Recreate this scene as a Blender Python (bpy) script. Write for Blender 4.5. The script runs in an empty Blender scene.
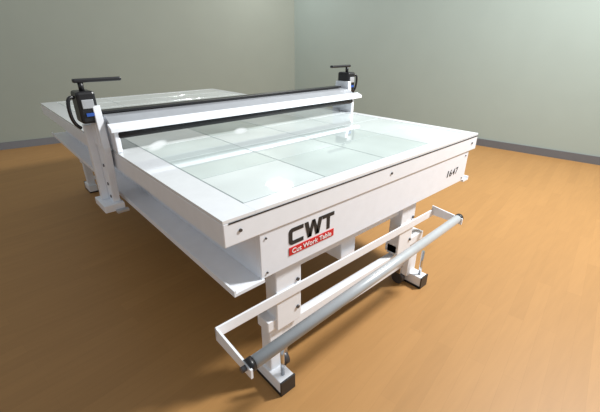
import bpy, bmesh, math
from mathutils import Vector, Matrix
S=bpy.context.scene
S.view_settings.view_transform='Standard'
S.view_settings.look='None'

# ---------- materials ----------
def mat(name,col,rough=.5,metal=0,coat=0,emit=0,noise=0.0,nscale=20):
    m=bpy.data.materials.new(name); m.use_nodes=True
    nt=m.node_tree; b=nt.nodes['Principled BSDF']
    b.inputs['Base Color'].default_value=(*col,1)
    b.inputs['Roughness'].default_value=rough
    b.inputs['Metallic'].default_value=metal
    b.inputs['Coat Weight'].default_value=coat
    if emit:
        b.inputs['Emission Color'].default_value=(*col,1); b.inputs['Emission Strength'].default_value=emit
    if noise>0:
        tc=nt.nodes.new('ShaderNodeTexCoord'); n=nt.nodes.new('ShaderNodeTexNoise')
        n.inputs['Scale'].default_value=nscale; n.inputs['Detail'].default_value=4
        r=nt.nodes.new('ShaderNodeValToRGB')
        r.color_ramp.elements[0].position=.3; r.color_ramp.elements[1].position=.7
        r.color_ramp.elements[0].color=(*[c*(1-noise) for c in col],1)
        r.color_ramp.elements[1].color=(*[min(1,c*(1+noise)) for c in col],1)
        nt.links.new(tc.outputs['Object'],n.inputs['Vector']); nt.links.new(n.outputs['Fac'],r.inputs['Fac'])
        nt.links.new(r.outputs['Color'],b.inputs['Base Color'])
    return m
WHITE=mat('powder_coat_white',(.88,.91,.96),.3,noise=.02)
PANEL=mat('panel_white',(.86,.89,.95),.3,noise=.02)
ALU=mat('anodised_aluminium',(.50,.52,.55),.35,.4,noise=.04)
BLACK=mat('black_plastic',(.012,.012,.014),.35,noise=.1)
RUBBER=mat('black_rubber',(.02,.02,.022),.55,noise=.1)
DARK=mat('dark_steel',(.12,.12,.13),.4,.7,noise=.1)
CHROME=mat('chrome',(.7,.72,.75),.18,1,noise=.02)
RED=mat('red_label',(.65,.02,.025),.4,noise=.03)
INK=mat('label_ink',(.02,.02,.022),.5,noise=.05)
WHT=mat('label_white',(.9,.9,.9),.5,noise=.01)
BLUE=mat('blue_plastic',(.03,.10,.42),.35,noise=.05)
SEAM=mat('seam_grey',(.30,.35,.345),.4,noise=.03)
TUBE=mat('roller_tube_grey',(.52,.55,.57),.35,.2,noise=.04)
FRAME=mat('top_frame_white',(.86,.89,.92),.12,coat=.5,noise=.02)
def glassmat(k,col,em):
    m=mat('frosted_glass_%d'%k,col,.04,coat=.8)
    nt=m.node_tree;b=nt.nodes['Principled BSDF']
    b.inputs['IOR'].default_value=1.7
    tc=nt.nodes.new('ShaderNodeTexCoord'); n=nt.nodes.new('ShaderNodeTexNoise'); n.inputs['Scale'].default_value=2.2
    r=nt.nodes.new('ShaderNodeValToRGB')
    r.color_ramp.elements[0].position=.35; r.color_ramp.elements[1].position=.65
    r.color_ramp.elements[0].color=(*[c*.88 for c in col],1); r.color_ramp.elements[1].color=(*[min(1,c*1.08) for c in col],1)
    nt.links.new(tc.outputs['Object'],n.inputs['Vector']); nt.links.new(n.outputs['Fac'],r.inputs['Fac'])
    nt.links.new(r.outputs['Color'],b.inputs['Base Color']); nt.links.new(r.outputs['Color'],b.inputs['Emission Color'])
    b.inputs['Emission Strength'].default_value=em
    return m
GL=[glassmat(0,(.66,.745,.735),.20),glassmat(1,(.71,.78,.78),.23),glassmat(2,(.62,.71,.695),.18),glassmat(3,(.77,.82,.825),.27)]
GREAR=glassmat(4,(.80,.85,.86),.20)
def glowmat():  # soft-edged emission, a painted highlight laid over the glass
    m=bpy.data.materials.new('painted_highlight'); m.use_nodes=True; nt=m.node_tree; nt.nodes.clear()
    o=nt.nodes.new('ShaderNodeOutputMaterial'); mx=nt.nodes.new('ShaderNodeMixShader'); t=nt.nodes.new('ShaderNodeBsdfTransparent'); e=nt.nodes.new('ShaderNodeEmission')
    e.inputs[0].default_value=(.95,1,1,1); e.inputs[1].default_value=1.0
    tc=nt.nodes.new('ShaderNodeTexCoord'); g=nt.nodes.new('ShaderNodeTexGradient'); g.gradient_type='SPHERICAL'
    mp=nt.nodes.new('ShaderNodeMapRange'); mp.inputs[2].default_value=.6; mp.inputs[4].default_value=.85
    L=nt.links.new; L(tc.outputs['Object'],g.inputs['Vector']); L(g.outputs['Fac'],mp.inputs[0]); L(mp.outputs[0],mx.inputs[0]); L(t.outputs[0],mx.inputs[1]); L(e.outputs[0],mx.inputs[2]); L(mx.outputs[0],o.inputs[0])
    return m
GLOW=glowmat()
def wallmat(name,c):
    m=mat(name,c,.75,noise=.015,nscale=3); return m
def floormat():
    m=bpy.data.materials.new('wood_plank_floor'); m.use_nodes=True; nt=m.node_tree; b=nt.nodes['Principled BSDF']
    tc=nt.nodes.new('ShaderNodeTexCoord'); mp=nt.nodes.new('ShaderNodeMapping'); mp.inputs['Rotation'].default_value=(0,0,math.radians(-8))
    br=nt.nodes.new('ShaderNodeTexBrick'); br.inputs['Scale'].default_value=1
    br.inputs['Brick Width'].default_value=.9; br.inputs['Row Height'].default_value=.075
    br.inputs['Mortar Size'].default_value=.0006
    br.inputs['Color1'].default_value=(.435,.226,.074,1); br.inputs['Color2'].default_value=(.47,.246,.082,1); br.inputs['Mortar'].default_value=(.40,.205,.066,1)
    no=nt.nodes.new('ShaderNodeTexNoise'); no.inputs['Scale'].default_value=3; no.inputs['Detail'].default_value=8
    mp2=nt.nodes.new('ShaderNodeMapping'); mp2.inputs['Scale'].default_value=(1.2,12,1); mp2.inputs['Rotation'].default_value=(0,0,math.radians(-8))
    mx=nt.nodes.new('ShaderNodeMix'); mx.data_type='RGBA'; mx.blend_type='MULTIPLY'; mx.inputs[0].default_value=.25
    r=nt.nodes.new('ShaderNodeValToRGB'); r.color_ramp.elements[0].color=(.72,.70,.66,1); r.color_ramp.elements[0].position=.3; r.color_ramp.elements[1].position=.7
    L=nt.links.new
    L(tc.outputs['Object'],mp.inputs['Vector']); L(mp.outputs['Vector'],br.inputs['Vector'])
    L(tc.outputs['Object'],mp2.inputs['Vector']); L(mp2.outputs['Vector'],no.inputs['Vector']); L(no.outputs['Fac'],r.inputs['Fac'])
    L(br.outputs['Color'],mx.inputs[6]); L(r.outputs['Color'],mx.inputs[7]); L(mx.outputs[2],b.inputs['Base Color'])
    b.inputs['Roughness'].default_value=.5
    return m

# ---------- helpers ----------
def link(o,parent=None):
    S.collection.objects.link(o)
    if parent: o.parent=parent
    return o
def mesh(name,verts,faces,m,parent=None,bev=0,smooth=False):
    me=bpy.data.meshes.new(name); me.from_pydata([tuple(v) for v in verts],[],faces); me.update()
    bm=bmesh.new(); bm.from_mesh(me); bmesh.ops.recalc_face_normals(bm,faces=bm.faces)
    if bev>0: bmesh.ops.bevel(bm,geom=bm.edges[:],offset=bev,segments=2,affect='EDGES',profile=.5)
    bm.to_mesh(me); bm.free()
    me.materials.append(m)
    if smooth:
        for p in me.polygons: p.use_smooth=True
    return link(bpy.data.objects.new(name,me),parent)
BF=[(0,1,2,3),(4,7,6,5),(0,4,5,1),(1,5,6,2),(2,6,7,3),(3,7,4,0)]
def box(name,x0,x1,y0,y1,z0,z1,m,parent=None,bev=.002):
    v=[(x0,y0,z0),(x1,y0,z0),(x1,y1,z0),(x0,y1,z0),(x0,y0,z1),(x1,y0,z1),(x1,y1,z1),(x0,y1,z1)]
    bev=min(bev,.35*min(x1-x0,y1-y0,z1-z0))
    return mesh(name,v,BF,m,parent,bev)
def prism_x(name,prof,x0,x1,m,parent=None,bev=0):
    n=len(prof); v=[(x0,y,z) for y,z in prof]+[(x1,y,z) for y,z in prof]
    f=[tuple(range(n)),tuple(range(2*n-1,n-1,-1))]+[(i,(i+1)%n,n+(i+1)%n,n+i) for i in range(n)]
    return mesh(name,v,f,m,parent,bev)
def prism_y(name,prof,y0,y1,m,parent=None,bev=0):
    n=len(prof); v=[(x,y0,z) for x,z in prof]+[(x,y1,z) for x,z in prof]
    f=[tuple(range(n)),tuple(range(2*n-1,n-1,-1))]+[(i,(i+1)%n,n+(i+1)%n,n+i) for i in range(n)]
    return mesh(name,v,f,m,parent,bev)
def cyl(name,p0,p1,r,m,parent=None,seg=24,r2=None):
    p0=Vector(p0);p1=Vector(p1);d=p1-p0; q=d.to_track_quat('Z','Y')
    r2=r if r2 is None else r2
    v=[];
    for k,(c,rr) in enumerate(((p0,r),(p1,r2))):
        for i in range(seg):
            a=2*math.pi*i/seg; v.append(c+q@Vector((rr*math.cos(a),rr*math.sin(a),0)))
    f=[tuple(range(seg)),tuple(range(2*seg-1,seg-1,-1))]+[(i,(i+1)%seg,seg+(i+1)%seg,seg+i) for i in range(seg)]
    o=mesh(name,v,f,m,parent)
    for p in o.data.polygons: p.use_smooth=len(p.vertices)==4
    return o
def tube(name,pts,r,m,parent=None):
    cu=bpy.data.curves.new(name,'CURVE'); cu.dimensions='3D'; cu.bevel_depth=r; cu.bevel_resolution=4; cu.use_fill_caps=True
    sp=cu.splines.new('NURBS'); sp.points.add(len(pts)-1)
    for p,q in zip(sp.points,pts): p.co=(*q,1)
    sp.use_endpoint_u=True; sp.order_u=3
    cu.materials.append(m)
    return link(bpy.data.objects.new(name,cu),parent)
def text(name,s,x,y,z,width,height,m,parent,bold=0,shear=0):
    cu=bpy.data.curves.new(name,'FONT'); cu.body=s; cu.extrude=.0006; cu.offset=bold; cu.shear=shear
    tmp=bpy.data.objects.new(name+'_tmp',cu); S.collection.objects.link(tmp)
    bpy.context.view_layer.update()
    dg=bpy.context.evaluated_depsgraph_get(); me=bpy.data.meshes.new_from_object(tmp.evaluated_get(dg))
    bpy.data.objects.remove(tmp)
    xs=[v.co.x for v in me.vertices]; ys=[v.co.y for v in me.vertices]
    sx=width/(max(xs)-min(xs)); sy=height/(max(ys)-min(ys)); x0=min(xs); y0=min(ys)
    for v in me.vertices:
        v.co=Vector((x+(v.co.x-x0)*sx, y-v.co.z, z+(v.co.y-y0)*sy))
    me.materials.clear(); me.materials.append(m)
    return link(bpy.data.objects.new(name,me),parent)

# ---------- camera ----------
CAM=Vector((-.4555,-.855,1.36))
cd=bpy.data.cameras.new('camera'); cam=bpy.data.objects.new('camera',cd); S.collection.objects.link(cam)
cd.sensor_width=36; cd.lens=36*354/600; cam.location=CAM
cam.rotation_euler=(math.radians(65.5),0,math.radians(-41.9)); S.camera=cam; cd.clip_start=.02

# ---------- room ----------
C=Vector((4.555,4.89)); Lp=Vector((-.34,5.634)); Rp=Vector((5.126,-.195))
dl=(Lp-C).normalized(); dr=(Rp-C).normalized()
WL=C+dl*10.5; WR=C+dr*9.5
HW=3.4; TH=.12
def wall(name,p,q,out,m,z0=0,z1=HW,th=TH):
    v=[(p.x,p.y,z0),(q.x,q.y,z0),(q.x+out.x*th,q.y+out.y*th,z0),(p.x+out.x*th,p.y+out.y*th,z0)]
    v+= [(a,b,z1) for a,b,_ in v]
    return mesh(name,v,BF,m)
nl=Vector((-dl.y,dl.x)); nl=nl if nl.y>0 else -nl
nr=Vector((-dr.y,dr.x)); nr=nr if nr.x>0 else -nr
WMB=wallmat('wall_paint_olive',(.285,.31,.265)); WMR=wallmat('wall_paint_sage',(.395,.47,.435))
BASE=mat('baseboard_grey',(.16,.165,.18),.5,noise=.03)
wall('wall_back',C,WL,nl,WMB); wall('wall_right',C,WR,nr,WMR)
wall('baseboard_back',C-nl*0,WL,-nl,BASE,0,.10,.015); wall('baseboard_right',C,WR,-nr,BASE,0,.10,.015)
mesh('floor',[(-8,-6,-.05),(8,-6,-.05),(8,8,-.05),(-8,8,-.05),(-8,-6,0),(8,-6,0),(8,8,0),(-8,8,0)],BF,floormat())

# ---------- work table ----------
T=link(bpy.data.objects.new('flatbed_applicator_table',None))
W=1.743; L=3.17; H=.88
box('top_slab',0,W,0,L,.785,.868,WHITE,T,.003)
bw=.12
box('top_border_left',0,bw,0,L,.868,H,FRAME,T,.001); box('top_border_right',W-.06,W,0,L,.868,H,FRAME,T,.001)
box('top_border_front',bw,W-.06,0,.07,.868,H,FRAME,T,.001); box('top_border_rear',bw,W-.06,L-.05,L,.868,H,FRAME,T,.001)
box('glass_bed_seams',bw,W-.06,.07,L-.05,.866,.8785,SEAM,T,0)
nx,ny=4,10; gx0,gx1,gy0,gy1=bw+.003,W-.063,.073,L-.053
import random; random.seed(4)
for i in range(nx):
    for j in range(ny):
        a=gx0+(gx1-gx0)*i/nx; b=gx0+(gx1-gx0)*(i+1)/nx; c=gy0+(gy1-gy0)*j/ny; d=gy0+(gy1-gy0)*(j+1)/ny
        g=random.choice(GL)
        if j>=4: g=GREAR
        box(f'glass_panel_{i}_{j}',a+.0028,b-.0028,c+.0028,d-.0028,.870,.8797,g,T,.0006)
# lamp reflections on the glass bed, painted as soft emissive patches
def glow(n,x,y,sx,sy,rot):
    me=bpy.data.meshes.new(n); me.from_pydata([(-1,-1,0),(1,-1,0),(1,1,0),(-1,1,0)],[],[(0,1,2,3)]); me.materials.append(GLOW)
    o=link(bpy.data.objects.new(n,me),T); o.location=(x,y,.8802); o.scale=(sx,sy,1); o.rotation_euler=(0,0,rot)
glow('highlight_patch_a',.205,1.00,.045,.13,math.radians(-35))
glow('highlight_patch_b',.72,1.0,.045,.10,math.radians(-40))
box('front_seam',.02,W,-.0015,.01,.862,.8665,BLACK,T,0)
# body
box('front_panel',.135,1.675,.006,.03,.60,.7835,PANEL,T,.002)
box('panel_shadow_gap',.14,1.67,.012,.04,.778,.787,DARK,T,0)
box('side_web_left',.135,.145,.03,L-.03,.60,.785,PANEL,T,.001)
box('side_web_right',1.665,1.675,.03,L-.03,.60,.785,PANEL,T,.001)
box('rear_panel',.135,1.675,L-.03,L-.006,.60,.785,PANEL,T)
prism_y('flange_left',[(.018,.588),(.145,.588),(.145,.600),(.026,.600),(.026,.612),(.018,.612)],.0,L,WHITE,T)
prism_y('flange_right',[(1.665,.588),(1.73,.588),(1.73,.612),(1.722,.612),(1.722,.6),(1.665,.6)],.0,L,WHITE,T)
box('underside_tray',.145,1.665,.03,L-.03,.64,.66,DARK,T,0)
for k,y in enumerate((.2,.9,1.7,2.4,2.95)): box(f'cross_member_{k}',.145,1.665,y,y+.06,.59,.64,WHITE,T)
for k,(x,z) in enumerate(((.06,.83),(.87,.83),(1.68,.83))): cyl(f'slab_bolt_{k}',(x,-.004,z),(x,.003,z),.006,DARK,T,12)
for k,(x,z) in enumerate(((.16,.62),(1.64,.62),(.16,.76),(1.64,.76))): cyl(f'panel_bolt_{k}',(x,.002,z),(x,.008,z),.004,DARK,T,12)
# lettering: square techno letters
def letter(n,polys,x,z,w,h):
    v=[];f=[]
    for P in polys:
        k=len(v); m_=len(P)
        v+=[(x+a*w,.0045,z+b*h) for a,b in P]; v+=[(x+a*w,.0065,z+b*h) for a,b in P]
        f.append(tuple(range(k,k+m_))); f.append(tuple(range(k+2*m_-1,k+m_-1,-1)))
        f+=[(k+i,k+(i+1)%m_,k+m_+(i+1)%m_,k+m_+i) for i in range(m_)]
    mesh(n,v,f,INK,T)
letter('logo_c',[[(1,1),(.2,1),(.06,.93),(0,.8),(.24,.73),(.30,.77),(1,.77)],[(0,.8),(0,.2),(.24,.27),(.24,.73)],[(0,.2),(.06,.07),(.2,0),(1,0),(1,.23),(.30,.23),(.24,.27)]],.262,.688,.072,.068)
letter('logo_w',[[(0,1),(.2,1),(.38,0),(.18,0)],[(.18,0),(.38,0),(.56,1),(.42,1)],[(.44,1),(.58,1),(.82,0),(.62,0)],[(.62,0),(.82,0),(1,1),(.8,1)]],.340,.688,.094,.068)
letter('logo_t',[[(0,1),(1,1),(1,.77),(0,.77)],[(.37,.77),(.63,.77),(.63,0),(.37,0)]],.435,.688,.066,.068)
box('red_label_plate',.262,.50,.0035,.0062,.646,.678,RED,T,0)
text('red_label_lettering','Cut Work Table',.275,.0028,.652,.21,.020,WHT,T,bold=.012)
for k,ch in enumerate('1647'):
    text('size_digit_%d'%k,ch,1.435+k*.036+(.008 if ch=='1' else 0),.0048,.668,.014 if ch=='1' else .026,.038,INK,T,shear=.1)
# legs
def legset(tag,y,s):
    def Y(a,b):
        p,q=y+s*a,y+s*b; return min(p,q),max(p,q)
    for side,(fx0,fx1,sx0,sx1) in enumerate(((.175,.25,.215,.345),(1.265,1.335,1.06,1.19))):
        t=f'{tag}_{side}'
        y0,y1=Y(-.03,.15); box('foot_'+t,fx0,fx1,y0,y1,.012,.075,WHITE,T,.004)
        y0,y1=Y(-.036,-.03); box('foot_cap_'+t,fx0-.002,fx1+.002,y0-.001,y1+.001,.0,.078,BLACK,T,.002)
        y0,y1=Y(-.03,.15); box('foot_pad_'+t,fx0-.002,fx1+.002,y0,y1,0,.013,BLACK,T,0)
        y0,y1=Y(.03,.10); box('leg_sleeve_'+t,sx0,sx1,y0,y1,.29,.60,WHITE,T,.004)
        y0,y1=Y(.045,.105)
        box('leg_inner_'+t,min(fx0+.01,sx0+.02) if side==0 else fx0-.04,(fx1 if side==0 else fx1-.02),y0,y1,.07,.34,WHITE,T,.004)
        y0,y1=Y(.04,.11); box('leg_link_'+t,min(fx0,sx0),max(fx1,sx1),y0-.002,y1+.002,.30,.35,WHITE,T,.003)
        for k,z in enumerate((.36,.50)):
            yy=y+s*.028; cyl(f'leg_bolt_{t}_{k}',(sx1-.02,yy-.004,z),(sx1-.02,yy+.004,z),.008,DARK,T,12)
        cx=fx1+.04 if side==0 else fx0-.04; cy=y+s*.10
        box('caster_fork_'+t,cx-.018,cx+.018,cy-.02,cy+.02,.075,.13,CHROME,T)
        cyl('caster_wheel_'+t,(cx-.014,cy,.04),(cx+.014,cy,.04),.04,DARK,T,24)
        cyl('leveller_'+t,((fx0+fx1)/2,y+s*.0,.07),((fx0+fx1)/2,y+s*.0,.24),.009,CHROME,T,12)
    y0,y1=Y(.05,.09)
    box('cross_rail_low_'+tag,.25,1.28,y0,y1,.23,.285,WHITE,T,.003)
    box('cross_rail_high_'+tag,.34,1.06,y0,y1,.54,.59,WHITE,T,.003)
    box('caster_beam_'+tag,.25,1.27,y0+s*.03,y1+s*.03,.12,.15,WHITE,T,.003)
    y0,y1=Y(.06,.18); box('lift_motor_'+tag,.62,.72,y0,y1,.44,.60,WHITE,T,.004)
legset('front',0.0,1); legset('rear',L-.02,-1)
# media roller on front of the legs
a=Vector((-.045,-.155,.45)); b=Vector((1.385,-.125,.475))
cyl('media_roller_tube',a+Vector((.02,0,0)),b-Vector((.005,0,0)),.022,TUBE,T,32)
for nme,p in (('l',a),('r',b)):
    cyl('media_roller_hub_'+nme,p-Vector((.004,0,0)),p+Vector((.018,0,0)),.024,BLACK,T,24)
    prism_x('roller_arm_'+nme,[(p.y-.028,p.z-.026),(p.y-.028,p.z+.010),(.03,p.z+.030),(.03,p.z-.026)],p.x-.008,p.x+.0,WHITE,T)
    cyl('roller_knob_'+nme,p-Vector((.025,0,0)),p,.010,DARK,T,16)
box('roller_mount_bar',a.x-.008,b.x,.022,.030,.438,.482,WHITE,T,.002)

# ---------- gantry ----------
gy=1.10
def end_unit(tag,x,s):
    def X(a,b):
        p,q=x-s*a,x-s*b; return min(p,q),max(p,q)
    x0,x1=X(.012,.045); 
    prism_x('post_plate_'+tag,[(gy-.02,.56),(gy+.10,.56),(gy+.11,.86),(gy+.08,1.10),(gy-.05,1.10),(gy-.07,.90)],x0,x1,WHITE,T,.003)
    x0,x1=X(.0,.10); box('carriage_'+tag,x0,x1,gy-.05,gy+.13,.56,.60,WHITE,T,.004)
    x0,x1=X(.045,.08); box('carriage_rib_'+tag,x0,x1,gy+.05,gy+.09,.60,1.0,WHITE,T,.003)
    x0,x1=X(-.01,.05); box('carriage_drive_'+tag,x0,x1,gy-.08,gy-.05,.555,.570,ALU,T,.003)
    for k,z in enumerate((.63,.70,.80,.92)):
        xo=x-s*.045; cyl(f'post_bolt_{tag}_{k}',(xo-.004,gy,z),(xo+.004,gy,z),.008,DARK,T,12)
    x0,x1=X(.02,.10); box('control_box_'+tag,x0,x1,gy-.045,gy+.07,1.02,1.165,BLACK,T,.012)
    x0,x1=X(.035,.085); box('control_face_'+tag,x0,x1,gy-.05,gy-.044,1.09,1.13,ALU,T,.002)
    box('control_label_'+tag,x0+.008,x1-.008,gy-.053,gy-.049,1.055,1.07,BLUE,T,0)
    x0,x1=X(-.02,.05); box('bearing_block_'+tag,x0,x1,gy-.03,gy+.07,.90,1.04,WHITE,T,.004)
    xm=x-s*.06
    cyl('handle_stem_'+tag,(xm,gy+.01,1.16),(xm,gy+.01,1.205),.012,BLACK,T,16)
    xa,xb=X(-.12,.09); box('handle_bar_'+tag,xa,xb,gy-.005,gy+.025,1.20,1.218,BLACK,T,.006)
    xo=x-s*.105
    tube('crank_loop_'+tag,[(xo,gy-.02,1.14),(xo-s*.025,gy-.03,1.15),(xo-s*.035,gy-.03,1.09),(xo-s*.025,gy-.02,1.02),(xo,gy-.01,1.0)],.008,BLACK,T)
end_unit('l',0.0,1); end_unit('r',W,-1)
prism_x('beam_cover',[(.985,1.010),(1.05,1.045),(1.15,1.055),(1.15,.99),(.985,.99)],.0,W+.02,ALU,T)
prism_x('beam_front_rail',[(.945,.985),(.945,1.005),(.99,1.022),(.99,.985)],-.015,W+.06,WHITE,T,.002)
box('beam_top_strip',-.01,W-.02,1.09,1.152,1.055,1.066,BLACK,T,.001)
cyl('pressure_roller',(.02,.985,.966),(W-.02,.985,.966),.019,RUBBER,T,32)
for n,x in (('l',.0),('r',W-.025)): box('roller_bearing_'+n,x,x+.025,.97,1.09,.882,.99,WHITE,T,.004)

# ---------- lights ----------
w=bpy.data.worlds.new('world'); S.world=w; w.use_nodes=True
w.node_tree.nodes['Background'].inputs[0].default_value=(.91,.96,1,1); w.node_tree.nodes['Background'].inputs[1].default_value=.42
def area(name,loc,target,size,power,col=(1,1,1),sy=None):
    l=bpy.data.lights.new(name,'AREA'); l.energy=power; l.size=size; l.color=col
    if sy: l.shape='RECTANGLE'; l.size_y=sy
    o=bpy.data.objects.new(name,l); S.collection.objects.link(o); o.location=loc
    o.rotation_euler=(Vector(target)-Vector(loc)).to_track_quat('-Z','Y').to_euler(); return o
area('key_softbox',(3.4,-1.5,3.9),(1.6,2.4,.6),.6,350,(1,1,.99))
area('ceiling_lamp',(3.59,4.245,2.9),(3.59,4.245,0),.36,13,sy=.42)
